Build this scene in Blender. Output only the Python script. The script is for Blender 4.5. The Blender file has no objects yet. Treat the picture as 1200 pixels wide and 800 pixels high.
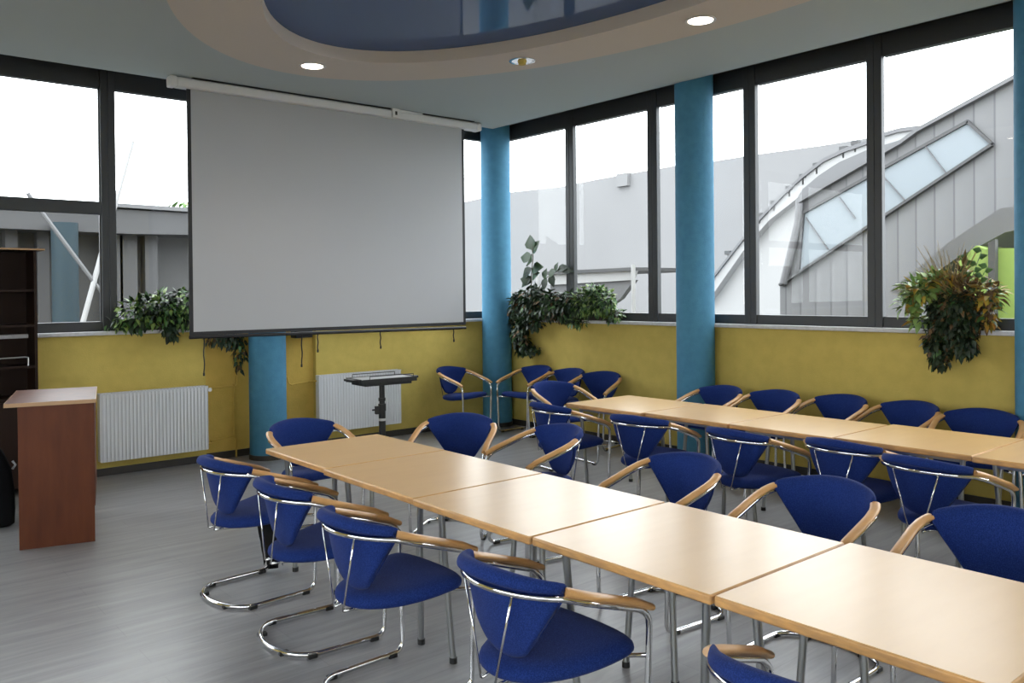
import bpy, bmesh, math, random
from mathutils import Vector, Matrix
PI = math.pi
rnd = random.Random(7)
C = bpy.context.scene.collection

# ------------------------------------------------------------------ materials
def mat(name, col, rough=.5, metal=0, spec=.5, noise=None, bump=None, coat=0, sheen=0, trans=0):
    m = bpy.data.materials.new(name); m.use_nodes = True
    nt = m.node_tree; b = nt.nodes['Principled BSDF']
    b.inputs['Base Color'].default_value = (*col, 1); b.inputs['Roughness'].default_value = rough
    b.inputs['Metallic'].default_value = metal; b.inputs['Specular IOR Level'].default_value = spec
    b.inputs['Coat Weight'].default_value = coat
    b.inputs['Sheen Weight'].default_value = sheen
    b.inputs['Transmission Weight'].default_value = trans
    tc = nt.nodes.new('ShaderNodeTexCoord')
    if noise:                       # (scale vector, detail, second colour, low, high)
        sc, det, c2, lo, hi = noise
        mp = nt.nodes.new('ShaderNodeMapping'); mp.inputs['Scale'].default_value = sc
        n = nt.nodes.new('ShaderNodeTexNoise'); n.inputs['Detail'].default_value = det; n.inputs['Scale'].default_value = 1
        r = nt.nodes.new('ShaderNodeMapRange'); r.inputs[1].default_value = lo; r.inputs[2].default_value = hi
        x = nt.nodes.new('ShaderNodeMix'); x.data_type = 'RGBA'
        x.inputs[6].default_value = (*col, 1); x.inputs[7].default_value = (*c2, 1)
        L = nt.links.new
        L(tc.outputs['Object'], mp.inputs[0]); L(mp.outputs[0], n.inputs['Vector']); L(n.outputs[0], r.inputs[0])
        L(r.outputs[0], x.inputs[0]); L(x.outputs[2], b.inputs['Base Color'])
    if bump:                        # (scale, strength, distance)
        n = nt.nodes.new('ShaderNodeTexNoise'); n.inputs['Scale'].default_value = bump[0]; n.inputs['Detail'].default_value = 4
        bp = nt.nodes.new('ShaderNodeBump'); bp.inputs['Strength'].default_value = bump[1]; bp.inputs['Distance'].default_value = bump[2]
        nt.links.new(tc.outputs['Object'], n.inputs['Vector'])
        nt.links.new(n.outputs[0], bp.inputs['Height']); nt.links.new(bp.outputs[0], b.inputs['Normal'])
    return m

M = {}
M['ceil'] = mat('ceiling_paint', (.50, .56, .59), .8, bump=(60, .3, .003))
M['ring'] = mat('cream_paint', (.68, .61, .56), .8, bump=(60, .3, .003))
M['membrane'] = mat('blue_gloss_membrane', (.075, .135, .30), .04, spec=.5)
M['membrane'].node_tree.nodes['Principled BSDF'].inputs['IOR'].default_value = 1.22
M['yellow'] = mat('yellow_plaster', (.56, .43, .105), .85, noise=((9, 9, 9), 5, (.61, .47, .12), .35, .65), bump=(90, .5, .004))
M['ochre'] = mat('yellow_plaster_bounce', (.60, .41, .085), .85, noise=((9, 9, 9), 5, (.66, .45, .10), .35, .65), bump=(90, .5, .004))  # recess plaster: warm bounced light put into the yellow; pipes share it
M['blue_col'] = mat('blue_plaster', (.068, .245, .395), .8, noise=((14, 14, 14), 5, (.058, .215, .355), .35, .65), bump=(90, .6, .004))
M['frame'] = mat('grey_aluminium', (.045, .048, .052), .45, .2)
M['alu'] = mat('bare_aluminium', (.5, .5, .52), .4, .7)
M['sill'] = mat('sill_laminate', (.55, .55, .58), .35, noise=((30, 30, 30), 3, (.48, .48, .5), .4, .7))
M['base'] = mat('dark_skirting', (.035, .032, .03), .5)
M['screen'] = mat('screen_fabric', (.45, .455, .475), .9, bump=(250, .15, .001))
M['screen_black'] = mat('screen_black', (.012, .012, .014), .6)
M['white_metal'] = mat('white_metal', (.70, .69, .70), .4)
M['rad'] = mat('radiator_enamel', (.66, .67, .70), .35)
M['chrome'] = mat('chrome', (.72, .72, .74), .09, 1.0)
M['steel'] = mat('grey_steel', (.34, .35, .36), .32, .9)
M['black'] = mat('black_plastic', (.012, .012, .013), .45)
M['fabric'] = mat('blue_wool', (.009, .023, .125), .95, spec=.12, noise=((260, 260, 260), 2, (.018, .043, .20), .42, .66), bump=(420, .5, .001), sheen=.05)
M['beech'] = mat('beech_wood', (.66, .37, .145), .38, noise=((4, 40, 40), 4, (.56, .30, .11), .35, .7), coat=.2)
M['edge'] = mat('beech_edge', (.66, .36, .13), .4, noise=((14, 14, 60), 3, (.47, .26, .11), .35, .7))
M['top'] = mat('maple_laminate', (.71, .455, .20), .28, noise=((3, 14, 3), 5, (.68, .425, .18), .35, .7), spec=.45)
M['cherry'] = mat('cherry_board', (.125, .034, .012), .45, spec=.25, noise=((14, 14, 2.5), 5, (.09, .023, .009), .35, .7))
M['cherry_edge'] = mat('pale_edge_band', (.45, .27, .14), .4)
M['walnut'] = mat('dark_brown_board', (.018, .008, .005), .55, spec=.2, noise=((12, 12, 2), 4, (.02, .009, .006), .35, .7))
M['grey_plate'] = mat('grey_tray', (.45, .46, .48), .5)
M['label'] = mat('white_label', (.7, .7, .7), .5)
M['leaf_rubber'] = mat('leaf_broad', (.03, .07, .025), .4)
M['bag'] = mat('black_cloth', (.008, .008, .009), .95, spec=.1)
M['pot'] = mat('dark_pot', (.03, .022, .018), .6)
M['wicker'] = mat('wicker', (.10, .05, .025), .8, bump=(120, .8, .004))
M['leaf_dark'] = mat('leaf_dark', (.009, .021, .009), .5, noise=((9, 9, 9), 2, (.018, .042, .014), .4, .6))
M['leaf_mid'] = mat('leaf_mid', (.035, .09, .028), .45, noise=((9, 9, 9), 2, (.08, .18, .045), .4, .6))
M['leaf_light'] = mat('leaf_light', (.15, .27, .07), .5, noise=((9, 9, 9), 2, (.27, .37, .10), .4, .6))
M['leaf_yellow'] = mat('leaf_yellow', (.36, .30, .04), .5, noise=((20, 20, 20), 2, (.45, .22, .03), .4, .6))
M['leaf_brown'] = mat('leaf_brown', (.10, .055, .022), .6, noise=((20, 20, 20), 2, (.17, .10, .04), .4, .6))
M['straw'] = mat('dry_grass', (.30, .22, .09), .7)
M['stem'] = mat('plant_stem', (.07, .06, .025), .6)
M['redstem'] = mat('bark', (.06, .04, .03), .8)
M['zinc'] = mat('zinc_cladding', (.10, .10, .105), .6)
M['pale_roof'] = mat('pale_roof_membrane', (.165, .165, .168), .8, noise=((.15, .15, .15), 4, (.15, .15, .153), .3, .7))
M['rib_white'] = mat('white_render', (.26, .26, .26), .7)
M['dark_ext'] = mat('dark_exterior_metal', (.045, .045, .047), .6)
M['mid_ext'] = mat('grey_exterior_panel', (.065, .065, .065), .7, noise=((.5, .5, .5), 4, (.045, .045, .045), .3, .7))
M['lime'] = mat('lime_reflection_paint', (.20, .29, .07), .8)
M['refl_blue'] = mat('reflected_blue', (.010, .025, .034), .8)
M['tree'] = mat('tree_leaf', (.05, .11, .02), .7)
M['ground'] = mat('exterior_paving', (.10, .10, .10), .9, noise=((.6, .6, .6), 4, (.085, .085, .085), .3, .7))
M['skylight'] = mat('skylight_glass', (.19, .215, .235), .5, .0, spec=.2)

def glass_mat():
    m = bpy.data.materials.new('window_glass'); m.use_nodes = True; nt = m.node_tree; nt.nodes.clear()
    o = nt.nodes.new('ShaderNodeOutputMaterial'); mx = nt.nodes.new('ShaderNodeMixShader')
    t = nt.nodes.new('ShaderNodeBsdfTransparent'); t.inputs[0].default_value = (.96, .97, .97, 1)
    g = nt.nodes.new('ShaderNodeBsdfGlossy'); g.inputs['Roughness'].default_value = 0
    lw = nt.nodes.new('ShaderNodeLayerWeight'); lw.inputs[0].default_value = .5      # Schlick reflectance from the facing angle
    pw = nt.nodes.new('ShaderNodeMath'); pw.operation = 'POWER'; pw.inputs[1].default_value = 5
    f = nt.nodes.new('ShaderNodeMath'); f.operation = 'MULTIPLY_ADD'; f.inputs[1].default_value = .85; f.inputs[2].default_value = .012
    L = nt.links.new; L(lw.outputs['Facing'], pw.inputs[0]); L(pw.outputs[0], f.inputs[0]); L(f.outputs[0], mx.inputs[0]); L(t.outputs[0], mx.inputs[1]); L(g.outputs[0], mx.inputs[2]); L(mx.outputs[0], o.inputs[0])
    return m
M['glass'] = glass_mat()

def floor_mat():
    m = mat('grey_wood_vinyl', (.2, .2, .21), .33, spec=.5); nt = m.node_tree; b = nt.nodes['Principled BSDF']; L = nt.links.new
    tc = nt.nodes.new('ShaderNodeTexCoord')
    mp = nt.nodes.new('ShaderNodeMapping'); mp.inputs['Scale'].default_value = (1.6, 16, 1)
    n = nt.nodes.new('ShaderNodeTexNoise'); n.inputs['Scale'].default_value = 1; n.inputs['Detail'].default_value = 7; n.inputs['Roughness'].default_value = .6; n.inputs['Distortion'].default_value = .6
    mp2 = nt.nodes.new('ShaderNodeMapping'); mp2.inputs['Scale'].default_value = (.7, 2.2, 1)
    n2 = nt.nodes.new('ShaderNodeTexNoise'); n2.inputs['Scale'].default_value = 1.3; n2.inputs['Detail'].default_value = 3
    cr = nt.nodes.new('ShaderNodeValToRGB')
    cr.color_ramp.elements[0].position = .25; cr.color_ramp.elements[0].color = (.18, .18, .19, 1)
    cr.color_ramp.elements[1].position = .72; cr.color_ramp.elements[1].color = (.32, .318, .328, 1)
    ad = nt.nodes.new('ShaderNodeMath'); ad.operation = 'MULTIPLY_ADD'; ad.inputs[1].default_value = .35; 
    sb = nt.nodes.new('ShaderNodeMath'); sb.operation = 'SUBTRACT'; sb.inputs[1].default_value = .17
    L(tc.outputs['Object'], mp.inputs[0]); L(mp.outputs[0], n.inputs['Vector'])
    L(tc.outputs['Object'], mp2.inputs[0]); L(mp2.outputs[0], n2.inputs['Vector'])
    L(n2.outputs[0], ad.inputs[0]); L(n.outputs[0], ad.inputs[2]); L(ad.outputs[0], sb.inputs[0])
    L(sb.outputs[0], cr.inputs[0]); L(cr.outputs[0], b.inputs['Base Color'])
    br = nt.nodes.new('ShaderNodeTexBrick'); br.inputs['Scale'].default_value = 1
    br.inputs['Brick Width'].default_value = 1.2; br.inputs['Row Height'].default_value = .19; br.inputs['Mortar Size'].default_value = .002
    br.inputs['Color1'].default_value = (1, 1, 1, 1); br.inputs['Color2'].default_value = (.93, .93, .93, 1); br.inputs['Mortar'].default_value = (.8, .8, .8, 1)
    ml = nt.nodes.new('ShaderNodeMix'); ml.data_type = 'RGBA'; ml.blend_type = 'MULTIPLY'; ml.inputs[0].default_value = 1
    L(tc.outputs['Object'], br.inputs['Vector']); L(cr.outputs[0], ml.inputs[6]); L(br.outputs[0], ml.inputs[7]); L(ml.outputs[2], b.inputs['Base Color'])
    rr = nt.nodes.new('ShaderNodeMapRange'); rr.inputs[3].default_value = .28; rr.inputs[4].default_value = .42
    L(n.outputs[0], rr.inputs[0]); L(rr.outputs[0], b.inputs['Roughness'])
    return m
M['floor'] = floor_mat()

def seam_mat():                      # standing-seam zinc: seams every 0.55 m along y
    m = mat('zinc_seams', (.125, .125, .13), .55); nt = m.node_tree; b = nt.nodes['Principled BSDF']; L = nt.links.new
    tc = nt.nodes.new('ShaderNodeTexCoord'); w = nt.nodes.new('ShaderNodeTexWave'); w.bands_direction = 'Y'; w.wave_profile = 'SAW'
    w.inputs['Scale'].default_value = 1.05; w.inputs['Distortion'].default_value = 0
    cr = nt.nodes.new('ShaderNodeValToRGB')
    e = cr.color_ramp.elements; e[0].position = 0; e[0].color = (.108, .108, .112, 1); e[1].position = .88; e[1].color = (.125, .125, .129, 1)
    e2 = e.new(.94); e2.color = (.07, .07, .075, 1)
    L(tc.outputs['Object'], w.inputs['Vector']); L(w.outputs[1], cr.inputs[0]); L(cr.outputs[0], b.inputs['Base Color'])
    return m
M['seam'] = seam_mat()

def emit_mat(name, col, s):
    m = bpy.data.materials.new(name); m.use_nodes = True; b = m.node_tree.nodes['Principled BSDF']
    b.inputs['Base Color'].default_value = (.8, .8, .8, 1)
    b.inputs['Emission Color'].default_value = (*col, 1); b.inputs['Emission Strength'].default_value = s
    return m
M['lamp'] = emit_mat('lamp_glow', (1, .86, .70), 14)

# ------------------------------------------------------------------ mesh helpers
def obj(name, bm, m, parent=None, smooth=True, bevel=0, sub=0, kind=None, angle=.6, seg=2):
    me = bpy.data.meshes.new(name); bmesh.ops.recalc_face_normals(bm, faces=bm.faces[:]); bm.to_mesh(me); bm.free()
    o = bpy.data.objects.new(name, me); C.objects.link(o)
    ms = m if isinstance(m, (list, tuple)) else [m]
    for q in ms: me.materials.append(M[q])
    if smooth:
        for p in me.polygons: p.use_smooth = True
        if not sub: 
            try: me.set_sharp_from_angle(angle=angle)
            except Exception: pass
    if bevel:
        b = o.modifiers.new('bevel', 'BEVEL'); b.width = bevel; b.segments = seg; b.limit_method = 'ANGLE'
    if sub:
        s = o.modifiers.new('sub', 'SUBSURF'); s.levels = sub; s.render_levels = sub
    if parent: o.parent = parent
    if kind: o['kind'] = kind
    return o
def tag(o, label, cat, group=None, kind=None):
    o['label'] = label; o['category'] = cat
    if group: o['group'] = group
    if kind: o['kind'] = kind
    return o
def thing(name, label, cat, loc=(0, 0, 0), rz=0, group=None):
    o = bpy.data.objects.new(name, None); C.objects.link(o); o.location = loc; o.rotation_euler = (0, 0, rz)
    o.empty_display_size = .1
    return tag(o, label, cat, group)
def bx(bm, x0, x1, y0, y1, z0, z1, mi=0):
    vs = [bm.verts.new((x, y, z)) for x in (x0, x1) for y in (y0, y1) for z in (z0, z1)]
    for f in ((0, 1, 3, 2), (4, 6, 7, 5), (0, 4, 5, 1), (2, 3, 7, 6), (0, 2, 6, 4), (1, 5, 7, 3)):
        bm.faces.new([vs[i] for i in f]).material_index = mi
    return bm
def box(*a): return bx(bmesh.new(), *a)
def cyl(bm, cx, cy, z0, z1, r0, r1=None, n=32, cap=True):
    r1 = r0 if r1 is None else r1
    a = [bm.verts.new((cx + r0*math.cos(2*PI*i/n), cy + r0*math.sin(2*PI*i/n), z0)) for i in range(n)]
    b = [bm.verts.new((cx + r1*math.cos(2*PI*i/n), cy + r1*math.sin(2*PI*i/n), z1)) for i in range(n)]
    for i in range(n): bm.faces.new((a[i], a[(i+1) % n], b[(i+1) % n], b[i]))
    if cap: bm.faces.new(a[::-1]); bm.faces.new(b)
    return bm
def tube(bm, pts, r, closed=False, n=10, flat=None):
    """sweep a circle (or a flat oval: flat=(width, height)) along pts"""
    P = [Vector(p) for p in pts]; N = len(P); T = []
    for i in range(N):
        a = P[(i-1) % N] if (closed or i > 0) else P[i]; b = P[(i+1) % N] if (closed or i < N-1) else P[i]
        T.append((b-a).normalized())
    up = Vector((0, 0, 1)); 
    if abs(T[0].dot(up)) > .9: up = Vector((1, 0, 0))
    nrm = (up - T[0]*up.dot(T[0])).normalized(); rings = []
    rr = r if isinstance(r, (list, tuple)) else [r]*N
    for i in range(N):
        if flat:
            nrm = Vector((0, 0, 1)); nrm = (nrm - T[i]*nrm.dot(T[i]))
            nrm = nrm.normalized() if nrm.length > 1e-3 else Vector((1, 0, 0))
        else: nrm = (nrm - T[i]*nrm.dot(T[i])).normalized()
        bi = T[i].cross(nrm)
        sx, sy = (flat[0]/2*rr[i], flat[1]/2*rr[i]) if flat else (rr[i], rr[i])
        rings.append([bm.verts.new(P[i] + bi*sx*math.cos(2*PI*k/n) + nrm*sy*math.sin(2*PI*k/n)) for k in range(n)])
    for i in range(N if closed else N-1):
        A, B = rings[i], rings[(i+1) % N]
        off = 0
        if closed and i == N-1:
            off = min(range(n), key=lambda o: (A[0].co - B[o].co).length)
        for k in range(n): bm.faces.new((A[k], A[(k+1) % n], B[(k+1+off) % n], B[(k+off) % n]))
    if not closed: bm.faces.new(rings[0][::-1]); bm.faces.new(rings[-1])
    return bm
def arc(c, r, a0, a1, n, u, v):
    c, u, v = Vector(c), Vector(u), Vector(v)
    return [c + u*r*math.cos(a0+(a1-a0)*i/n) + v*r*math.sin(a0+(a1-a0)*i/n) for i in range(n+1)]
def prism(bm, poly, a, b, axis='x', mi=0):
    """extrude a 2D polygon between a and b along axis (the polygon lives in the other two, in order)"""
    def P(p, t): return (t, p[0], p[1]) if axis == 'x' else ((p[0], t, p[1]) if axis == 'y' else (p[0], p[1], t))
    A = [bm.verts.new(P(p, a)) for p in poly]; B = [bm.verts.new(P(p, b)) for p in poly]; n = len(poly)
    fs = [bm.faces.new(A), bm.faces.new(B[::-1])] + [bm.faces.new((A[i], B[i], B[(i+1) % n], A[(i+1) % n])) for i in range(n)]
    for f in fs: f.material_index = mi
    return bm
def copy_tree(o, parent=None):
    c = o.copy(); C.objects.link(c)
    if parent: c.parent = parent
    for ch in list(o.children): copy_tree(ch, c)
    return c

# ------------------------------------------------------------------ the room
X0, Y0, ZC = 6.92, 8.456, 3.809
XW, YW = -3.0, -3.5
ZS, ZH = 1.351, 3.62
obj('floor', box(XW-.2, X0+.25, YW-.2, Y0+.25, -.12, 0), 'floor', kind='structure', smooth=False)
# ceiling slab with an oval opening
ZL = 3.70                      # the lowered ceiling stops short of the glazing, at the column fronts
XE, YE = 6.56, 8.09
K = .9495
ECX, ECY = 3.59*K, 3.86*K
IN_A, IN_B = 1.41*K, 2.80*K
OUT = tuple(v*K for v in (3.549, 3.718, 2.045, 3.656))
def ceiling():
    bm = bmesh.new(); n = 96; e0 = []; e1 = []; q0 = []; q1 = []
    for i in range(n):
        a = 2*PI*i/n; c, s = math.cos(a), math.sin(a)
        x, y = ECX + (IN_A+.02)*c, ECY + (IN_B+.02)*s
        tx = (XE - ECX)/c if c > 1e-9 else ((XW-.2) - ECX)/c if c < -1e-9 else 1e9
        ty = (YE - ECY)/s if s > 1e-9 else ((YW-.2) - ECY)/s if s < -1e-9 else 1e9
        t = min(tx, ty)
        e0.append(bm.verts.new((x, y, ZL))); q0.append(bm.verts.new((ECX+t*c, ECY+t*s, ZL)))
        e1.append(bm.verts.new((x, y, ZC-.001))); q1.append(bm.verts.new((ECX+t*c, ECY+t*s, ZC-.001)))
    for i in range(n):
        j = (i+1) % n
        bm.faces.new((e0[i], e0[j], q0[j], q0[i])); bm.faces.new((e1[i], q1[i], q1[j], e1[j]))
        bm.faces.new((e0[i], e1[i], e1[j], e0[j])); bm.faces.new((q0[i], q0[j], q1[j], q1[i]))
    for cx, cy in ((XE, YE), (XW-.2, YE), (XW-.2, YW-.2), (XE, YW-.2)):   # square corners
        k = min(range(n), key=lambda i: (q0[i].co.x-cx)**2+(q0[i].co.y-cy)**2)
        for q in (q0[k], q1[k]): q.co.x, q.co.y = cx, cy
    return bm
obj('ceiling', ceiling(), 'ceil', kind='structure', smooth=False)
obj('ceiling_slab', box(XW-.2, X0+.25, YW-.2, Y0+.25, ZC, ZC+.2), 'frame', kind='structure', smooth=False)
def ring():
    bm = bmesh.new(); n = 128; R = []
    for i in range(n):
        a = 2*PI*i/n; c, s = math.cos(a), math.sin(a)
        o = (OUT[0]+OUT[2]*c, OUT[1]+OUT[3]*s); q = (ECX+IN_A*c, ECY+IN_B*s)
        R.append([bm.verts.new(v) for v in ((*o, ZL-.002), (*o, ZL-.055), (*q, ZL-.055), (*q, ZL+.045), (q[0]+.0, q[1], ZL+.05))])
    for i in range(n):
        A, B = R[i], R[(i+1) % n]
        for k in range(3): bm.faces.new((A[k], A[k+1], B[k+1], B[k]))
    return bm
obj('trim_1', ring(), 'ring', kind='structure', angle=.5)
def membrane():
    bm = bmesh.new(); n = 128
    a = [bm.verts.new((ECX+(IN_A+.015)*math.cos(2*PI*i/n), ECY+(IN_B+.015)*math.sin(2*PI*i/n), ZL+.046)) for i in range(n)]
    b = [bm.verts.new((v.co.x, v.co.y, ZL+.06)) for v in a]
    bm.faces.new(a[::-1]); bm.faces.new(b)
    for i in range(n): bm.faces.new((a[i], a[(i+1) % n], b[(i+1) % n], b[i]))
    return bm
tag(obj('stretch_ceiling_panel', membrane(), 'membrane', smooth=False), 'glossy blue oval stretch ceiling inside the cream ring', 'ceiling panel')

# walls: screen wall with a recess between the radiators, window wall, two walls behind the camera opened for added fill light
RX0, RX1 = 3.10, 4.32
wb = bmesh.new()
bx(wb, XW-.2, RX0, Y0, Y0+.25, 0, ZS-.035); bx(wb, RX1, X0+.25, Y0, Y0+.25, 0, ZS-.035); bx(wb, XW-.2, XW, Y0, Y0+.25, ZS-.035, ZC)
obj('wall_back', wb, 'yellow', kind='structure', smooth=False)
obj('wall_back_recess', box(RX0, RX1, Y0+.07, Y0+.25, 0, ZS-.035), 'ochre', kind='structure', smooth=False)
obj('wall_right', box(X0, X0+.25, YW-.2, Y0, 0, ZS-.035), 'yellow', kind='structure', smooth=False)
wl = box(XW-.2, XW, YW-.2, Y0, 0, .9); bx(wl, XW-.2, XW, YW-.2, Y0, 2.8, ZC); bx(wl, XW-.2, XW, 4.5, Y0, .9, 2.8)
obj('wall_left', wl, 'yellow', kind='structure', smooth=False)
wf = box(XW, X0, YW-.2, YW, 0, .9); bx(wf, XW, X0, YW-.2, YW, 2.8, ZC); bx(wf, XW+2*(X0-XW)/6, X0, YW-.2, YW, .9, 2.8)
obj('wall_front', wf, 'yellow', kind='structure', smooth=False)
sb = bmesh.new(); bx(sb, 1.6, 6.79, Y0-.10, Y0+.15, ZS-.035, ZS); bx(sb, XW, 1.6, Y0-.10, Y0+.15, ZS-.035, ZS)
obj('trim_2', sb, 'sill', kind='structure', bevel=.006, smooth=False)
obj('trim_3', box(X0-.10, X0+.15, YW, Y0-.10, ZS-.035, ZS), 'sill', kind='structure', bevel=.006, smooth=False)
bb = bmesh.new(); bx(bb, XW, RX0, Y0-.014, Y0, 0, .07); bx(bb, RX1, X0-.014, Y0-.014, Y0, 0, .07); bx(bb, RX0, RX1, Y0+.056, Y0+.07, 0, .07)
obj('baseboard_back', bb, 'base', kind='structure', smooth=False)
obj('baseboard_right', box(X0-.014, X0, YW, Y0, 0, .07), 'base', kind='structure', smooth=False)

# window bands. Each bay between two mullions is one window with its glass pane
wn = [0]
def window(x0, x1, y0, y1, along, transom=None, double=False):
    """a bay: mullion post at its start, head and bottom rail, pane"""
    wn[0] += 1
    f = bmesh.new(); d0, d1 = .01, .07
    def B(a0, a1, z0, z1, p=d0, q=d1):
        if along == 'x': bx(f, a0, a1, Y0+p, Y0+q, z0, z1)
        else: bx(f, X0+p, X0+q, a0, a1, z0, z1)
    a0, a1 = (x0, x1) if along == 'x' else (y0, y1)
    mw = .066
    B(a0, a0+mw, ZS, ZC); B(a1-mw, a1, ZS, ZC)
    B(a0+mw, a1-mw, ZH, ZC, .02, .10); B(a0+mw, a1-mw, ZS, ZS+.09, .02, .10)
    if transom: B(a0+mw, a1-mw, transom-.06, transom+.06)
    o = obj('window_%d' % wn[0], f, 'frame', kind='structure', bevel=.006, smooth=False)
    g = bmesh.new()
    e = .004
    if along == 'x': bx(g, a0+mw-e, a1-mw+e, Y0+.058, Y0+.062, ZS+.09-e, ZH+e)
    else: bx(g, X0+.058, X0+.062, a0+mw-e, a1-mw+e, ZS+.09-e, ZH+e)
    p = obj('pane', g, 'glass', o, smooth=False)
    s = bmesh.new()                                                  # bright glazing bead beside the post
    if along == 'y':
        bx(s, X0+.03, X0+.056, a0+mw, a0+mw+.007, ZS+.09, ZH); obj('glazing_bead', s, 'alu', o, smooth=False)
    else:
        bx(s, a1-mw-.012, a1-mw, Y0+.03, Y0+.056, ZS+.09, ZH); obj('glazing_bead', s, 'frame', o, smooth=False)
    return o
ysR = [8.44, 7.13, 5.87, 4.67, 3.45, 2.23, 1.01, -.21, -1.43, -3.5]
for a, b in zip(ysR[1:], ysR[:-1]): window(0, 0, a, b, 'y')
xsS = [-3.0, -.45, .88, 2.215, 3.55, 4.88, 6.90]
for i, (a, b) in enumerate(zip(xsS[:-1], xsS[1:])): window(a, b, 0, 0, 'x', 2.50 if b < 2.3 else None)

for i in range(2):  # unseen windows added behind the camera for fill light
    wn[0] += 1; a = XW+i*(X0-XW)/6; b = a+(X0-XW)/6
    f = bmesh.new(); bx(f, a, a+.06, YW-.12, YW-.04, .9, 2.8); bx(f, b-.06, b, YW-.12, YW-.04, .9, 2.8); bx(f, a+.06, b-.06, YW-.12, YW-.04, .9, .98); bx(f, a+.06, b-.06, YW-.12, YW-.04, 2.72, 2.8)
    o = obj('window_%d' % wn[0], f, 'frame', kind='structure', smooth=False)
    obj('pane', box(a+.06, b-.06, YW-.082, YW-.078, .98, 2.72), 'glass', o, smooth=False)
for i in range(5):  # more added windows out of view, filling in light from the left
    wn[0] += 1; a = YW+i*1.6; b = a+1.6
    f = bmesh.new(); bx(f, XW-.12, XW-.04, a, a+.06, .9, 2.8); bx(f, XW-.12, XW-.04, b-.06, b, .9, 2.8); bx(f, XW-.12, XW-.04, a+.06, b-.06, .9, .98); bx(f, XW-.12, XW-.04, a+.06, b-.06, 2.72, 2.8)
    o = obj('window_%d' % wn[0], f, 'frame', kind='structure', smooth=False)
    obj('pane', box(XW-.082, XW-.078, a+.06, b-.06, .98, 2.72), 'glass', o, smooth=False)
# columns
for (x, y, nm) in ((3.66, 8.235, 'behind the projection screen'), (6.74, 8.27, 'in the corner between the two window walls'), (6.74, 5.17, 'standing mid way along the right window wall'), (6.74, 2.12, 'at the right edge of the view')):
    o = obj('column', cyl(bmesh.new(), x, y, 0, ZC+.001, .186, n=48, cap=True), 'blue_col', angle=.7)
    tag(o, 'round textured blue column ' + nm, 'column', 'round blue columns')
    obj('base_ring', cyl(bmesh.new(), x, y, 0, .05, .193, n=48), 'base', o, angle=.7)

# ------------------------------------------------------------------ ceiling fittings
def downlight(x, y, lit, label):
    z = ZL-.055; x *= K; y *= K
    t = thing('downlight', label, 'ceiling light', (x, y, z), 0, 'recessed lights in the cream ring')
    b = bmesh.new(); n = 40; prof = [(.112, 0), (.112, -.006), (.094, -.008), (.088, -.002), (.088, .0)]
    R = [[b.verts.new((r*math.cos(2*PI*i/n), r*math.sin(2*PI*i/n), zz)) for r, zz in prof] for i in range(n)]
    for i in range(n):
        for k in range(len(prof)-1): b.faces.new((R[i][k], R[i][k+1], R[(i+1) % n][k+1], R[(i+1) % n][k]))
    obj('trim_ring', b, 'white_metal' if lit else 'chrome', t)
    if lit: obj('diffuser', cyl(bmesh.new(), 0, 0, -.005, -.001, .089, n=40), 'lamp', t, smooth=False)
    else:
        obj('reflector', cyl(bmesh.new(), 0, 0, -.006, -.001, .088, .05, n=40), 'chrome', t)
        obj('lamp_holder', cyl(bmesh.new(), .0, 0, -.035, -.004, .03, .04, n=24), 'yellow', t)
    return t
downlight(3.572, 6.998, True, 'lit round downlight in the cream ring nearest the projection screen')
downlight(5.305, 3.998, True, 'lit round downlight in the cream ring nearest the window wall')
downlight(4.964, 5.695, False, 'unlit chrome downlight with yellow centre between the two lit ones')
downlight(1.85, 4.4, True, 'lit round downlight in the cream ring over the left of the room')
downlight(2.3, 1.2, True, 'lit round downlight in the cream ring above the camera')
downlight(5.1, 1.6, True, 'lit round downlight in the cream ring toward the near right')

# ------------------------------------------------------------------ projection screen
SY = 7.93
t = thing('projection_screen', 'large white pull-down projection screen with black border hung from ceiling', 'projection screen', (0, 0, 0))
f = bmesh.new(); bx(f, 2.80, 5.955, SY-.001, SY+.001, 1.335, 3.60)
obj('screen_fabric', f, 'screen', t, smooth=False)
f = bmesh.new()
bx(f, 2.762, 2.80, SY-.0015, SY+.0015, 1.30, 3.60); bx(f, 5.955, 5.99, SY-.0015, SY+.0015, 1.30, 3.60); bx(f, 2.80, 5.955, SY-.0015, SY+.0015, 1.30, 1.335)
obj('black_border', f, 'screen_black', t, smooth=False)
f = bmesh.new(); tube(f, [(2.762, SY+.002, 1.285), (5.99, SY+.002, 1.265)], .016, n=12); obj('bottom_bar', f, 'screen_black', t)
f = bmesh.new(); prism(f, [(SY-.06, 3.60), (SY+.06, 3.60), (SY+.065, 3.675), (SY+.045, 3.692), (SY-.045, 3.692), (SY-.065, 3.675)], 2.66, 6.15, 'x')
obj('case', f, 'white_metal', t, bevel=.012)
for x in (2.60, 6.15):
    f = bmesh.new(); prism(f, [(SY-.064, 3.597), (SY+.064, 3.597), (SY+.07, 3.68), (SY+.05, 3.697), (SY-.05, 3.697), (SY-.07, 3.68)], x, x+.06, 'x'); obj('end_cap', f, 'white_metal', t, bevel=.012)
f = box(2.8, 4.95, SY-.07, SY+.05, 3.6925, 3.6985); obj('gap_shadow_strip', f, 'screen_black', t, smooth=False)  # black strip painted in for the shadow gap above the case
f = box(5.38, 6.1, SY-.07, SY+.05, 3.6925, 3.6985); obj('gap_shadow_strip', f, 'screen_black', t, smooth=False)
for x in (2.9, 4.0, 5.9):
    obj('hanger', box(x, x+.03, SY+.052, SY+.062, 3.64, ZL-.001), 'white_metal', t, smooth=False)
f = box(4.97, 5.36, SY-.075, SY+.06, 3.675, ZL-.001); obj('motor_cover', f, 'white_metal', t, bevel=.01, smooth=False)
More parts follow.
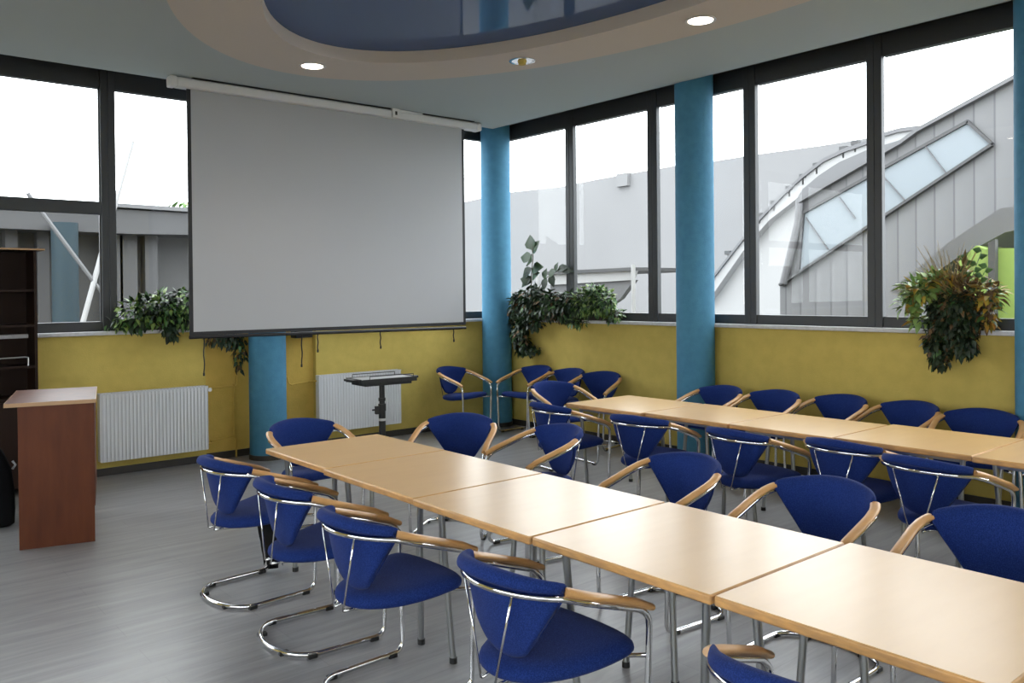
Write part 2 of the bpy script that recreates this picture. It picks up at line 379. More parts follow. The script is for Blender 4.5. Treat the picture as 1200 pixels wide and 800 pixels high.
f = bmesh.new(); bx(f, 4.96, 5.05, SY-.085, SY-.055, 3.60, 3.72); obj('bracket', f, 'white_metal', t, bevel=.008, smooth=False)
f = bmesh.new(); bx(f, 4.99, 5.015, SY-.088, SY-.084, 3.63, 3.67); obj('switch', f, 'black', t, smooth=False)
for i, (x, l) in enumerate(((2.90, .33), (3.90, .31), (4.08, .17), (4.83, .17), (5.82, .14))):
    f = bmesh.new(); P = [Vector((x+.004*math.sin(k*1.3+i), SY+.012, 1.275-l*k/8)) for k in range(9)]
    tube(f, P, .006, n=6); tube(f, [P[-1], P[-1]+Vector((.0, 0, -.03))], .009, n=6)
    obj('hanging_cord', f, 'screen_black', t)
f = bmesh.new(); bx(f, 4.02, 4.22, Y0-.13, Y0-.001, 1.21, ZS-.036)
tag(obj('cable_box', f, 'black', bevel=.01, smooth=False), 'small black box tucked under the screen right of the blue column', 'box')

# ------------------------------------------------------------------ radiators and pipes
def radiator(x0, x1, z0, z1, label):
    y1 = Y0-.03; y0 = y1-.10
    t = thing('radiator', label, 'radiator', (0, 0, 0), 0, 'white panel radiators')
    f = bmesh.new(); n = int((x1-x0-.06)/.033); w = (x1-x0-.06)/n
    # ridged front panel as a corrugated sheet
    xs = [x0]; ys = [y0]
    prof = [(x0+.005, y0+.012), (x0+.03, y0)]
    for i in range(n):
        a = x0+.03+i*w
        prof += [(a+w*.12, y0), (a+w*.28, y0+.006), (a+w*.72, y0+.006), (a+w*.88, y0)]
    prof += [(x1-.03, y0), (x1-.005, y0+.012)]
    A = [f.verts.new((x, y, z0+.035)) for x, y in prof]; B = [f.verts.new((x, y, z1-.035)) for x, y in prof]
    A2 = [f.verts.new((x, y0+.004, z0)) for x, y in prof]; B2 = [f.verts.new((x, y0+.004, z1-.004)) for x, y in prof]
    for i in range(len(prof)-1):
        f.faces.new((A[i], A[i+1], B[i+1], B[i])); f.faces.new((A2[i], A2[i+1], A[i+1], A[i])); f.faces.new((B[i], B[i+1], B2[i+1], B2[i]))
    obj('front_panel', f, 'rad', t, angle=.3)
    f = box(x0+.01, x1-.01, y1-.02, y1-.012, z0+.01, z1-.01); obj('rear_panel', f, 'rad', t, smooth=False)
    for a in (x0, x1-.006):
        f = box(a, a+.006, y0+.006, y1-.012, z0+.005, z1+.002); obj('side_cover', f, 'rad', t, bevel=.002, smooth=False)
    f = bmesh.new(); bx(f, x0, x1, y0, y0+.008, z1-.006, z1+.006); bx(f, x0, x1, y1-.02, y1-.012, z1-.006, z1+.006)
    k = int((x1-x0)/.03)
    for i in range(k+1): bx(f, x0+i*(x1-x0-.006)/k, x0+i*(x1-x0-.006)/k+.006, y0, y1-.012, z1-.003, z1+.003)
    obj('top_grille', f, 'rad', t, smooth=False)
    for a in (x0+.15, x1-.19):
        f = box(a, a+.04, y1-.012, y1+.029, z0+.05, z1-.05); obj('wall_bracket', f, 'rad', t, smooth=False)
    return t
radiator(2.078, 3.078, .145, .772, 'white ridged panel radiator on the yellow wall left of the blue column')
radiator(4.29, 5.34, .165, .785, 'white ridged panel radiator on the yellow wall behind the projector stand')
f = bmesh.new(); yp = Y0+.03
tube(f, [(3.08, Y0-.06, .735), (3.14, Y0-.06, .735), (3.16, yp, .735), (3.42, yp, .735), (3.44, yp, .75), (3.44, yp, ZS-.05)], .009, n=8)
tube(f, [(3.07, Y0-.06, .19), (3.14, Y0-.06, .19), (3.16, yp, .2), (3.40, yp, .22), (3.42, yp, .2), (3.42, yp, .0)], .009, n=8)
tube(f, [(3.40, yp, .76), (3.40, yp, .24)], .009, n=8)
p = tag(obj('heating_pipe', f, 'ochre'), 'thin yellow painted pipes beside the left radiator', 'pipe')
f = bmesh.new(); tube(f, [(3.078, Y0-.06, .735), (3.13, Y0-.06, .735)], .016, n=12); tube(f, [(3.10, Y0-.06, .735), (3.10, Y0-.12, .735)], .019, n=12); obj('valve', f, 'white_metal', p)
f = bmesh.new()
tube(f, [(3.80, yp, .80), (3.95, yp, .80), (3.99, yp, .79), (4.01, yp, .72), (4.04, yp, .70), (4.24, yp, .72), (4.27, Y0-.06, .73), (4.29, Y0-.06, .73)], .009, n=8)
tag(obj('heating_pipe', f, 'ochre'), 'thin yellow painted pipe joining the right radiator beside the blue column', 'pipe')

# ------------------------------------------------------------------ chairs
def hoop_x(y): return -.015-.245*math.sqrt(max(0, 1-(y/.276)**2))
def arm_z(x):
    if x < -.12: return .722 - .012*(x+.26)/.14
    t = (x+.12)/.36
    return .710-.118*t
def frame_path():
    P = []
    # floor loop, right front foot -> rear -> left front foot
    w = .252; z = .0155; R = .05; Z = Vector((0, 0, 1)); X = Vector((1, 0, 0))
    rear = []
    for i in range(17):
        a = -PI/2 - PI*i/16
        rear.append(Vector((-.10+.155*math.cos(a), w*math.sin(a)*-1*-1, z)))
    def side(s):
        q = [Vector((.15-.0*k, s*w, z)) for k in (0,)]
        q += arc((.195, s*w, z+R), R, -PI/2, 0, 6, X, Z)          # floor bend up
        q += [Vector((.245, s*w*1.02, .2)), Vector((.247, s*w*1.05, .4)), Vector((.247, s*w*1.07, .53))]
        za = arm_z(.20)
        q += [Vector((.242, s*w*1.075, .565)), Vector((.225, s*w*1.08, .585)), Vector((.198, s*w*1.083, arm_z(.198)))]
        for x in (.13, .06, 0.0, -.06): q.append(Vector((x, s*.276*(1-.012*max(0, x)/.2), arm_z(x))))
        return q
    hoop = []
    for i in range(1, 20):
        a = PI*i/20                                                  # from y=+ side round the back to y=- side
        y = .276*math.cos(a); x = -.06*.0 + (-.015-.245*math.sin(a)) if True else 0
        if x > -.075: x = min(x, -.065)
        hoop.append(Vector((x, y, arm_z(x))))
    L = side(1); Rr = side(-1)
    P = rear[::1]                                                    # rear starts at y=-w side (sin(-90)=-1)
    P = [v for v in rear]
    # rear goes y=-w -> ... -> y=+w ; then left side up, hoop back to right side, right side down reversed
    P += L + hoop + Rr[::-1]
    return P
def seat_bm():
    bm = bmesh.new(); out = []
    pts = [(-.235, 0), (-.225, .065), (-.19, .125), (-.13, .17), (-.04, .205), (.06, .235), (.15, .252), (.215, .25), (.24, .20), (.25, .10), (.252, 0)]
    ol = pts + [(x, -y) for x, y in pts[-2:0:-1]]
    n = len(ol); rings = []
    def zc(x): return .437 + .035*(x+.24)/.49 - .012*math.exp(-((x+.02)/.12)**2)
    for sc, dz in ((.0, .036), (.45, .037), (.8, .033), (.95, .020), (1.0, -.004), (.965, -.026), (.8, -.034), (.4, -.036), (0, -.036)):
        if sc == 0: rings.append([bm.verts.new((.01, 0, zc(0)+dz))]); continue
        rings.append([bm.verts.new((.01+(x-.01)*sc, y*sc, zc(x*sc)+dz)) for x, y in ol])
    for a, b in zip(rings[:-1], rings[1:]):
        for i in range(n):
            j = (i+1) % n
            if len(a) == 1: bm.faces.new((a[0], b[i], b[j]))
            elif len(b) == 1: bm.faces.new((a[i], b[0], a[j]))
            else: bm.faces.new((a[i], b[i], b[j], a[j]))
    return bm
def back_bm():
    bm = bmesh.new()
    prof = [(.112, .485, .115), (.096, .55, .150), (.076, .62, .193), (.058, .68, .225), (.046, .735, .250), (.028, .773, .258), (.0, .787, .258), (-.024, .778, .260),
            (-.034, .755, .262), (-.028, .735, .262), (-.002, .739, .258), (.016, .727, .245), (.028, .68, .225), (.046, .62, .193), (.064, .55, .150), (.080, .485, .115), (.096, .458, .105)]
    nu = 15; cols = []
    for k in range(nu+1):
        u = -1+2*k/nu; u = math.copysign(abs(u)**.9, u)
        th = (1-abs(u)**7)
        col = []
        for dx, z, w in prof:
            y = u*w; m = .012 if z > .725 else .040+(.725-z)*.18
            d = m + (dx-m)*(.55+.45*th)
            zz = z
            if z > .73: zz = .725 + (z-.725)*(.72+.28*(1-u*u)) - .010*u*u + .012*(1-u*u)
            if z < .5: zz = z + .03*u*u
            blend = min(1, max(.35, (z-.35)/.39))
            xh = -.26 + (hoop_x(y)+.26)*blend
            col.append(bm.verts.new((xh+d, y, zz)))
        cols.append(col)
    m = len(prof)
    for a, b in zip(cols[:-1], cols[1:]):
        for i in range(m): bm.faces.new((a[i], a[(i+1) % m], b[(i+1) % m], b[i]))
    bm.faces.new(cols[0]); bm.faces.new(cols[-1][::-1])
    return bm
def make_chair(label, group):
    t = thing('armchair', label, 'chair', (0, 0, 0), 0, group)
    f = bmesh.new(); tube(f, frame_path(), .0115, closed=True, n=10); fr = obj('frame', f, 'chrome', t, angle=3)
    f = bmesh.new()
    for s in (-1, 1):
        tube(f, [(.246, s*.262, .435), (.18, s*.20, .432), (.06, s*.17, .425), (-.1, s*.10, .41), (-.19, s*.045, .405)], .008, n=8)
    tube(f, [(.10, -.18, .428), (.10, .18, .428)], .008, n=8)
    tube(f, [(-.237, -.036, .402), (-.19, -.045, .405), (-.19, .045, .405), (-.237, .036, .402)], .006, n=8)
    obj('seat_support', f, 'chrome', t, angle=3)
    for s in (-1, 1):
        y = s*.125
        f = bmesh.new(); tube(f, [(hoop_x(y)-.004, y, .722), (-.24, s*.036, .402)], .0042, n=8); obj('back_rod', f, 'chrome', t, angle=3)
    obj('seat', seat_bm(), 'fabric', t, sub=1)
    obj('backrest', back_bm(), 'fabric', t, sub=1)
    for s in (-1, 1):
        P = []
        for i in range(5):
            a = math.acos(min(1, .248/.276 + (1-.248/.276)*i/4))
            y = .276*math.cos(a); x = -.015-.245*math.sin(a)
            P.append(Vector((x, s*y, arm_z(x)+.023)))
        for x in (-.0, .06, .12, .18, .22, .25): P.append(Vector((x, s*(.276+.0*x), arm_z(min(x, .225))+.023 - max(0, x-.2)*.35)))
        rr = [1]*len(P); rr[-1] = .86; rr[-2] = .98
        f = bmesh.new(); tube(f, P, rr, n=14, flat=(.044, .028)); obj('armrest', f, 'beech', t, angle=1.2)
    for (x, y) in ((.185, .252), (.185, -.252), (-.13, .250), (-.13, -.250), (-.222, .135), (-.222, -.135)):
        f = bmesh.new(); bx(f, x-.022, x+.022, y-.014, y+.014, 0, .020); obj('glide', f, 'black', t, bevel=.004, smooth=False)
    return t
proto = None
def chair(x, y, deg, label, group):
    global proto
    if proto is None: proto = make_chair(label, group); o = proto
    else: o = copy_tree(proto)
    o.location = (x, y, 0); o.rotation_euler = (0, 0, math.radians(deg)); tag(o, label, 'chair', group)
    return o
G1, G2, G3, G4, G5 = 'chairs on the left of the near table row', 'chairs on the right of the near table row', 'chairs on the near side of the far table row', 'chairs between the far table row and the window wall', 'spare chairs in the corner'
chair(1.93, 4.57, 4, 'blue armchair seen from behind, farthest on the left side of the near table row', G1)
chair(1.92, 3.79, -3, 'blue armchair seen from behind, second from the far end on the near row\'s left side', G1)
chair(1.88, 3.05, 2, 'blue armchair seen from behind, middle of the near row\'s left side', G1)
chair(1.94, 2.15, 0, 'blue armchair in the foreground, largest whole back seen from behind', G1)
chair(1.94, 1.1, 6, 'blue armchair cut off by the bottom edge of the picture', G1)
chair(2.67, 5.31, 270, 'blue armchair at the far head of the near table row before the blue column', 'chairs at the heads of the tables')
chair(3.52, 4.8, 217, 'blue armchair facing the camera, right of the near row\'s far end', G2)
chair(3.66, 4.07, 169, 'blue armchair turned sideways with both wooden arms reaching left, second on near row\'s right', G2)
chair(3.45, 2.85, 174, 'blue armchair at the middle of the near row\'s right side, third from its far end', G2)
chair(3.45, 2.03, 180, 'blue armchair fourth along the near row\'s right side, above the last table joint', G2)
chair(3.44, 1.28, 184, 'blue armchair cut off by the right edge beside the nearest table', G2)
chair(4.76, 4.97, -7, 'blue armchair seen from behind at the far end of the far row\'s near side', G3)
chair(4.76, 4.08, 8, 'blue armchair seen from behind, second from the far end on the far row\'s near side', G3)
chair(4.76, 3.21, -6, 'blue armchair seen from behind, middle of the far row\'s near side', G3)
chair(4.88, 2.56, -2, 'blue armchair seen from behind, fourth along the far row\'s near side', G3)
chair(4.7, 1.99, -5, 'blue armchair seen from behind, nearest on the far row\'s near side', G3)
chair(5.62, 5.92, 262, 'blue armchair at the far head of the far table row', 'chairs at the heads of the tables')
chair(6.33, 4.70, 174, 'blue armchair against the blue mid wall column, farthest on the window side', G4)
chair(6.36, 4.14, 179, 'blue armchair second from the column on the window side of the far row', G4)
chair(6.46, 3.6, 172, 'blue armchair third from the column on the window side of the far row', G4)
chair(6.45, 3.03, 170, 'blue armchair fourth from the column on the window side of the far row', G4)
chair(6.36, 2.43, 190, 'blue armchair on the window side below the hanging plant, facing the camera', G4)
chair(6.42, 1.84, 185, 'blue armchair on the window side with only a wooden arm showing at the right edge', G4)
chair(5.99, 8.04, -76, 'blue spare armchair with its back to the screen wall, left of the corner column', G5)
chair(6.61, 7.54, 181, 'blue armchair right of the corner column, back to the window wall', G5)
chair(6.61, 6.99, 176, 'blue armchair half hidden between two spare chairs below the corner plant', G5)
chair(6.58, 6.40, 192, 'blue armchair nearest of the spare chairs along the window wall', G5)

# ------------------------------------------------------------------ tables
def make_table(x0, x1, y0, y1, label, group):
    t = thing('table', label, 'table', ((x0+x1)/2, (y0+y1)/2, 0), 0, group)
    a, b = (x1-x0)/2, (y1-y0)/2; h = .74
    f = box(-a, a, -b, b, h-.033, h-.0012); obj('edge_band', f, 'edge', t, bevel=.007, seg=3)
    f = box(-a+.004, a-.004, -b+.004, b-.004, h-.003, h); obj('tabletop', f, 'top', t, bevel=.001, smooth=False)
    f = bmesh.new()
    for (p, q, r, s) in ((-a+.09, a-.09, -b+.085, -b+.105), (-a+.09, a-.09, b-.105, b-.085), (-a+.085, -a+.105, -b+.09, b-.09), (a-.105, a-.085, -b+.09, b-.09)):
        bx(f, p, q, r, s, h-.063, h-.0332)
    obj('under_frame', f, 'steel', t, smooth=False)
    for sx in (-1, 1):
        for sy in (-1, 1):
            P = [Vector((sx*(a-.125), sy*(b-.13), .008)), Vector((sx*(a-.095), sy*(b-.085), h-.034))]
            f = bmesh.new(); tube(f, P, .0145, n=14); leg = obj('leg', f, 'steel', t, angle=1)
            f = cyl(bmesh.new(), P[0].x, P[0].y, 0, .025, .018, n=14); obj('foot_cap', f, 'black', leg)
    return t
ys1 = [4.866, 4.083, 3.212, 2.402, 1.570, .75]; ofs1 = [(2.140, 2.925), (2.118, 2.918), (2.110, 2.915), (2.115, 2.925), (2.120, 2.945)]
nm1 = ['square beech table at the far end of the near row', 'second table from the far end of the near row', 'middle table of the near row with window glare on its top', 'fourth table of the near row beside the foreground chair', 'nearest beech table, cut off by the bottom right corner']
for i in range(5):
    make_table(ofs1[i][0], ofs1[i][1], ys1[i+1]+.004, ys1[i]-.004, nm1[i], 'tables in the near row')
ys2 = [5.117, 4.29, 3.52, 2.745, 1.922, 1.10, .28]; ofs2 = [(4.905, 5.69), (4.945, 5.70), (4.95, 5.70), (4.97, 5.75), (4.945, 5.75), (4.945, 5.75)]
nm2 = ['square beech table at the far end of the far row', 'second table from the far end of the far row', 'third table from the far end of the far row', 'fourth table of the far row', 'beech table of the far row at the right edge', 'last table of the far row outside the right edge']
for i in range(5):
    make_table(ofs2[i][0], ofs2[i][1], ys2[i+1]+.004, ys2[i]-.004, nm2[i], 'tables in the far row')

# ------------------------------------------------------------------ projector stand
t = thing('projector_stand', 'black height-adjustable projector stand with grey tray before the right radiator', 'projector stand', (4.45, 7.3, 0), math.radians(-3))
f = box(-.30, .30, -.16, .16, .815, .835); obj('tray', f, 'grey_plate', t, bevel=.004, smooth=False)
f = bmesh.new(); bx(f, -.31, .31, -.172, -.158, .795, .84); bx(f, -.31, .31, .158, .172, .795, .84); bx(f, -.26, .26, -.15, .15, .77, .815)
obj('tray_frame', f, 'black', t, bevel=.003, smooth=False)
for s in (-1, 1):
    f = bmesh.new(); bx(f, s*.305-.012, s*.305+.012, -.14, .14, .800, .842); bx(f, min(s*.31, s*.37), max(s*.31, s*.37), -.10, .10, .815, .838); obj('side_grip', f, 'black', t, bevel=.005, smooth=False)
for y, x0, x1 in ((-.165, -.22, .27), (.165, -.24, .24)):
    f = bmesh.new(); tube(f, [(x0, y, .84), (x0, y, .868), (x1, y, .868), (x1, y, .84)], .004, n=8); obj('wire_rail', f, 'black', t)
f = bmesh.new(); cyl(f, 0, 0, .44, .79, .028, n=20); obj('upper_pole', f, 'black', t)
f = bmesh.new(); cyl(f, 0, 0, .07, .50, .034, n=20); obj('lower_pole', f, 'black', t)
f = bmesh.new(); cyl(f, 0, 0, .50, .57, .039, n=20); cyl(f, 0, 0, .60, .63, .036, n=20); obj('collar', f, 'black', t)
f = bmesh.new(); bx(f, -.075, -.03, -.02, .02, .47, .55); tube(f, [(-.07, 0, .515), (-.11, 0, .515)], .009, n=8); obj('clamp_knob', f, 'black', t, bevel=.003)
f = cyl(bmesh.new(), 0, 0, .40, .425, .0355, n=20, cap=False); obj('white_label', f, 'label', t)
for k in range(4):
    a = PI/4+k*PI/2
    f = bmesh.new(); tube(f, [(0, 0, .09), (.30*math.cos(a), .30*math.sin(a), .045)], .014, n=10); leg = obj('leg', f, 'black', t)
    f = bmesh.new(); cyl(f, .30*math.cos(a), .30*math.sin(a), 0, .045, .02, n=12); obj('foot', f, 'black', leg)

# ------------------------------------------------------------------ counter desk and bookcase on the left
A = math.radians(-14.5)
t = thing('counter_desk', 'tall reddish brown desk with overhanging top at the left edge', 'desk', (1.079, 6.343, 0), A)
W, D, H = .45, .86, .975
f = box(0, W, 0, .02, 0, H-.026); obj('side_panel', f, 'cherry', t, bevel=.001, smooth=False)
f = box(.02, W-.012, D-.02, D, 0, H-.026); obj('side_panel', f, 'cherry', t, bevel=.001, smooth=False)
f = box(W-.012, W+.004, .02, D, .24, H-.026); obj('modesty_panel', f, 'cherry', t, smooth=False)
f = box(-.075, W+.012, -.014, D+.02, H-.026, H); obj('desk_top', f, 'cherry', t, bevel=.002, smooth=False)
f = bmesh.new(); bx(f, -.078, W+.015, -.0175, -.014, H-.026, H); bx(f, W+.012, W+.0155, -.0175, D+.02, H-.026, H); bx(f, -.078, -.075, -.0175, D+.02, H-.026, H); obj('edge_band', f, 'cherry_edge', t, smooth=False)
f = box(.03, W-.012, .02, D-.02, .42, .44); obj('shelf', f, 'walnut', t, smooth=False)

t = thing('bookcase', 'tall dark brown bookcase against the screen wall at the left edge', 'bookcase', (.70, 8.09, 0))
W, D, H = .835, .34, 2.09
for x in (0, W-.022): obj('side_panel', box(x, x+.022, 0, D, 0, H-.02), 'walnut', t, smooth=False)
obj('back_panel', box(.022, W-.022, D-.008, D, 0, H-.02), 'walnut', t, smooth=False)
obj('top_board', box(-.03, W+.055, -.03, D, H-.02, H), 'walnut', t, bevel=.003, smooth=False)
f = bmesh.new(); bx(f, -.03, W+.058, -.033, -.030, H-.017, H-.004); obj('edge_band', f, 'cherry_edge', t, smooth=False)
for z in (.06, .42, .80, 1.07, 1.42, 1.72): obj('shelf', box(.022, W-.022, .012, D-.008, z, z+.022), 'walnut', t, smooth=False)
for i in range(2):
    d = obj('door', box(.024+i*.394, .416+i*.394, -.016, .002, .08, .795), 'walnut', t, bevel=.002, smooth=False)
    f = bmesh.new(); x = .39 if i == 0 else .445; tube(f, [(x, -.016, .46), (x, -.04, .46), (x, -.04, .58), (x, -.016, .58)], .005, n=8); obj('handle', f, 'chrome', d)
f = bmesh.new(); tube(f, [(.05, .02, 1.13), (.74, .02, 1.145), (.765, .02, 1.14), (.765, .02, 1.07)], .006, n=8)
tag(obj('wire_rack', f, 'alu'), 'bright wire rail on the bookcase shelf above the desk', 'rack').location = (.70, 8.09, .022)

# black bag beside the desk, black cloth at the first chair
def lump(name, c, s, seed, m, parent=None, n=3, amp=.12):
    bm = bmesh.new(); bmesh.ops.create_icosphere(bm, subdivisions=n, radius=1); r = random.Random(seed)
    ph = [(Vector((r.uniform(-1, 1), r.uniform(-1, 1), r.uniform(-1, 1)))*r.uniform(2, 6), r.uniform(0, 6)) for _ in range(8)]
    for v in bm.verts:
        d = 1+amp*sum(math.sin(k.dot(v.co)+p) for k, p in ph)/3
        q = v.co*d; q = Vector([math.copysign(abs(a)**.75, a) for a in q])
        v.co = Vector((q.x*s[0], q.y*s[1], max(q.z, -.92)*s[2])) + Vector(c)
    return obj(name, bm, m, parent)
t = thing('black_bag', 'black bag with a pale buckle standing in shadow left of the desk', 'bag', (1.08, 7.25, 0))
def bag_bm():
    bm = bmesh.new(); rows = []; n = 28; r = random.Random(2)
    for z, w, d in ((0, .9, .9), (.01, 1, 1), (.12, 1.03, 1.06), (.28, 1.0, 1.0), (.42, .98, .80), (.52, .95, .50), (.57, .90, .22), (.585, .88, .10)):
        row = []
        for i in range(n):
            a = 2*PI*i/n; c, q = math.cos(a), math.sin(a)
            x = math.copysign(abs(c)**.45, c)*.11*d*(1+.05*math.sin(4*z*9+a)); y = math.copysign(abs(q)**.45, q)*.19*w*(1+.03*math.sin(3*a+z*12))
            row.append(bm.verts.new((x, y, z+.012*math.sin(2*a)*(z > .1))))
        rows.append(row)
    for a, b in zip(rows[:-1], rows[1:]):
        for i in range(n): bm.faces.new((a[i], a[(i+1) % n], b[(i+1) % n], b[i]))
    bm.faces.new(rows[0]); bm.faces.new(rows[-1][::-1])
    return bm
obj('body', bag_bm(), 'bag', t)
f = bmesh.new(); tube(f, [(0, -.09, .56), (0, -.08, .68), (0, 0, .74), (0, .08, .68), (0, .09, .56)], .011, n=8); obj('handle', f, 'black', t)
f = bmesh.new(); tube(f, [(.10, -.09, .40), (.118, -.10, .43), (.10, -.09, .46)], .009, n=8); obj('buckle', f, 'alu', t)
def cloth():
    bm = bmesh.new(); n = 22; m = 12; r = random.Random(4); rows = []
    for j in range(m+1):
        v = j/m; row = []
        for i in range(n):
            a = 2*PI*i/n; rad = (.080-.030*v**2)*(1+.18*math.sin(3*a+2*v)+.10*math.sin(7*a+5*v))
            zz = .425-.36*v + (.03*math.sin(5*a) if j == m else 0)
            row.append(bm.verts.new((rad*math.cos(a)*.9, rad*math.sin(a)*1.2, zz)))
        rows.append(row)
    for a, b in zip(rows[:-1], rows[1:]):
        for i in range(n): bm.faces.new((a[i], a[(i+1) % n], b[(i+1) % n], b[i]))
    bm.faces.new(rows[0]); bm.faces.new(rows[-1][::-1])
    return bm
o = obj('black_cloth_bag', cloth(), 'bag'); o.location = (2.15, 4.79, 0)
tag(o, 'crumpled black cloth hanging at the front leg of the farthest left chair', 'cloth')

# ------------------------------------------------------------------ plants
def leaf(bm, p, d, up, L, Wd, bend=.25, mi=0, seg=3):
    d = d.normalized(); s = d.cross(up)
    if s.length < 1e-3: s = d.cross(Vector((1, 0, 0)))
    s.normalize(); nn = s.cross(d).normalized(); prev = None
    ws = [0.05, .85, 1.0, .55, 0.03] if seg >= 4 else [.08, 1.0, .62, .03]
    K = len(ws)
    for i, w in enumerate(ws):
        t = i/(K-1); c = p + d*L*t - nn*bend*L*t*t*1.2
        a = bm.verts.new(c + s*Wd/2*w + nn*.12*Wd*w); b = bm.verts.new(c); e = bm.verts.new(c - s*Wd/2*w + nn*.12*Wd*w)
        if prev:
            for q in ((prev[0], prev[1], b, a), (prev[1], prev[2], e, b)): bm.faces.new(q).material_index = mi
        prev = (a, b, e)
def foliage(blobs, n, L, Wd, seed, mats, weights, droop=.35):
    """leaves spread over blobs: (centre, radii); each leaf grows outward from its blob"""
    bm = bmesh.new(); r = random.Random(seed)
    vol = [b[1][0]*b[1][1]*b[1][2] for b in blobs]
    for _ in range(n):
        c, s = r.choices(blobs, vol)[0]
        v = Vector((r.gauss(0, 1), r.gauss(0, 1), r.gauss(0, 1))).normalized()*(r.random()**.38)
        p = Vector((c[0]+v.x*s[0], c[1]+v.y*s[1], c[2]+v.z*s[2]))
        d = (v + Vector((r.uniform(-.7, .7), r.uniform(-.7, .7), r.uniform(-.7, .5)-droop))).normalized()
        k = r.uniform(.6, 1.25)
        # light-coloured young leaves sit on the outside of the clump
        mi = r.choices(range(len(mats)), weights)[0]
        leaf(bm, p, d, Vector((r.uniform(-.5, .5), r.uniform(-.5, .5), 1)), L*k, Wd*k, r.uniform(.1, .4), mi)
    return bm
def stem_curve(P, r=.004): return tube(bmesh.new(), P, r, n=6)

# plant on the left sill, edge of the screen
t = thing('ivy_planter', 'bushy green trailing plant on the left window sill beside the screen', 'plant', (0, 0, 0))
obj('planter_box', box(2.32, 3.12, Y0-.09, Y0+.0, ZS, ZS+.11), 'pot', t, bevel=.006, smooth=False)
obj('foliage', foliage([((2.42, 8.36, 1.49), (.20, .10, .14)), ((2.62, 8.34, 1.55), (.22, .13, .16)), ((2.86, 8.34, 1.55), (.22, .13, .17)), ((3.05, 8.36, 1.50), (.2, .10, .13)), ((2.22, 8.37, 1.41), (.08, .05, .05))], 1500, .075, .042, 11, ['leaf_dark', 'leaf_mid', 'leaf_light'], (5, 4, 3)), ['leaf_dark', 'leaf_mid', 'leaf_light'], t)
obj('hanging_tendril', foliage([((2.71, 8.31, 1.36), (.055, .03, .07)), ((2.73, 8.31, 1.30), (.035, .02, .045))], 70, .08, .05, 5, ['leaf_dark'], (1,), 1.2), 'leaf_dark', t)
# trailing plant behind the screen
t = thing('trailing_plant', 'dark trailing plant hanging below the projection screen left of the column', 'plant', (0, 0, 0))
obj('planter_box', box(3.13, 3.42, Y0-.09, Y0+.0, ZS, ZS+.11), 'pot', t, bevel=.006, smooth=False)
obj('foliage', foliage([((3.27, 8.35, 1.44), (.18, .09, .10)), ((3.22, 8.31, 1.26), (.20, .05, .09)), ((3.34, 8.31, 1.22), (.12, .05, .10)), ((3.40, 8.33, 1.05), (.06, .04, .16))], 520, .065, .032, 12, ['leaf_dark', 'leaf_mid', 'leaf_brown'], (6, 1, 1), .9), ['leaf_dark', 'leaf_mid', 'leaf_brown'], t)

# corner plants
t = thing('trailing_ivy', 'dark trailing ivy on the corner sill spilling down beside the corner column', 'plant', (0, 0, 0))
obj('planter_box', box(6.83, 6.93, 6.80, 8.0, ZS, ZS+.12), 'pot', t, bevel=.006, smooth=False)
obj('foliage', foliage([((6.80, 7.90, 1.48), (.10, .14, .22)), ((6.80, 7.62, 1.54), (.12, .22, .20)), ((6.80, 7.35, 1.53), (.12, .22, .17)), ((6.80, 7.05, 1.50), (.12, .22, .17)), ((6.76, 7.86, 1.22), (.07, .14, .20)), ((6.76, 7.80, 1.04), (.06, .12, .12)), ((6.77, 7.62, .98), (.05, .10, .05)), ((6.76, 7.58, 1.30), (.06, .12, .06))], 4200, .07, .042, 21, ['leaf_dark', 'leaf_mid', 'leaf_brown'], (8, 1.6, .8), .6), ['leaf_dark', 'leaf_mid', 'leaf_brown'], t)
t = thing('leafy_houseplant', 'light green small-leaved plant at the right of the corner ivy on the sill', 'plant', (0, 0, 0))
obj('planter_box', box(6.83, 6.93, 6.32, 6.76, ZS, ZS+.12), 'pot', t, bevel=.006, smooth=False)
obj('foliage', foliage([((6.80, 6.75, 1.55), (.11, .20, .15)), ((6.80, 6.50, 1.56), (.10, .20, .15)), ((6.80, 6.62, 1.68), (.08, .16, .08)), ((6.80, 6.32, 1.42), (.07, .14, .07)), ((6.77, 6.85, 1.33), (.06, .16, .06))], 1500, .06, .032, 22, ['leaf_dark', 'leaf_mid', 'leaf_light'], (2, 4, 3), .1), ['leaf_dark', 'leaf_mid', 'leaf_light'], t)
t = thing('rubber_plant', 'tall broad-leaved plant rising above the ivy beside the corner column', 'plant', (6.84, 7.70, ZS))
f = bmesh.new(); cyl(f, 0, 0, 0, .15, .06, .075, n=20); obj('pot', f, 'pot', t)
stemP = [(0, 0, .1), (.0, .02, .35), (-.01, .0, .55), (0, -.02, .75), (0, -.01, .93)]
obj('stem', stem_curve(stemP, .006), 'stem', t)
obj('stem', stem_curve([(0, 0, .1), (-.01, -.10, .35), (0, -.22, .48), (0, -.40, .56), (0, -.52, .60)], .005), 'stem', t)
bm = bmesh.new()
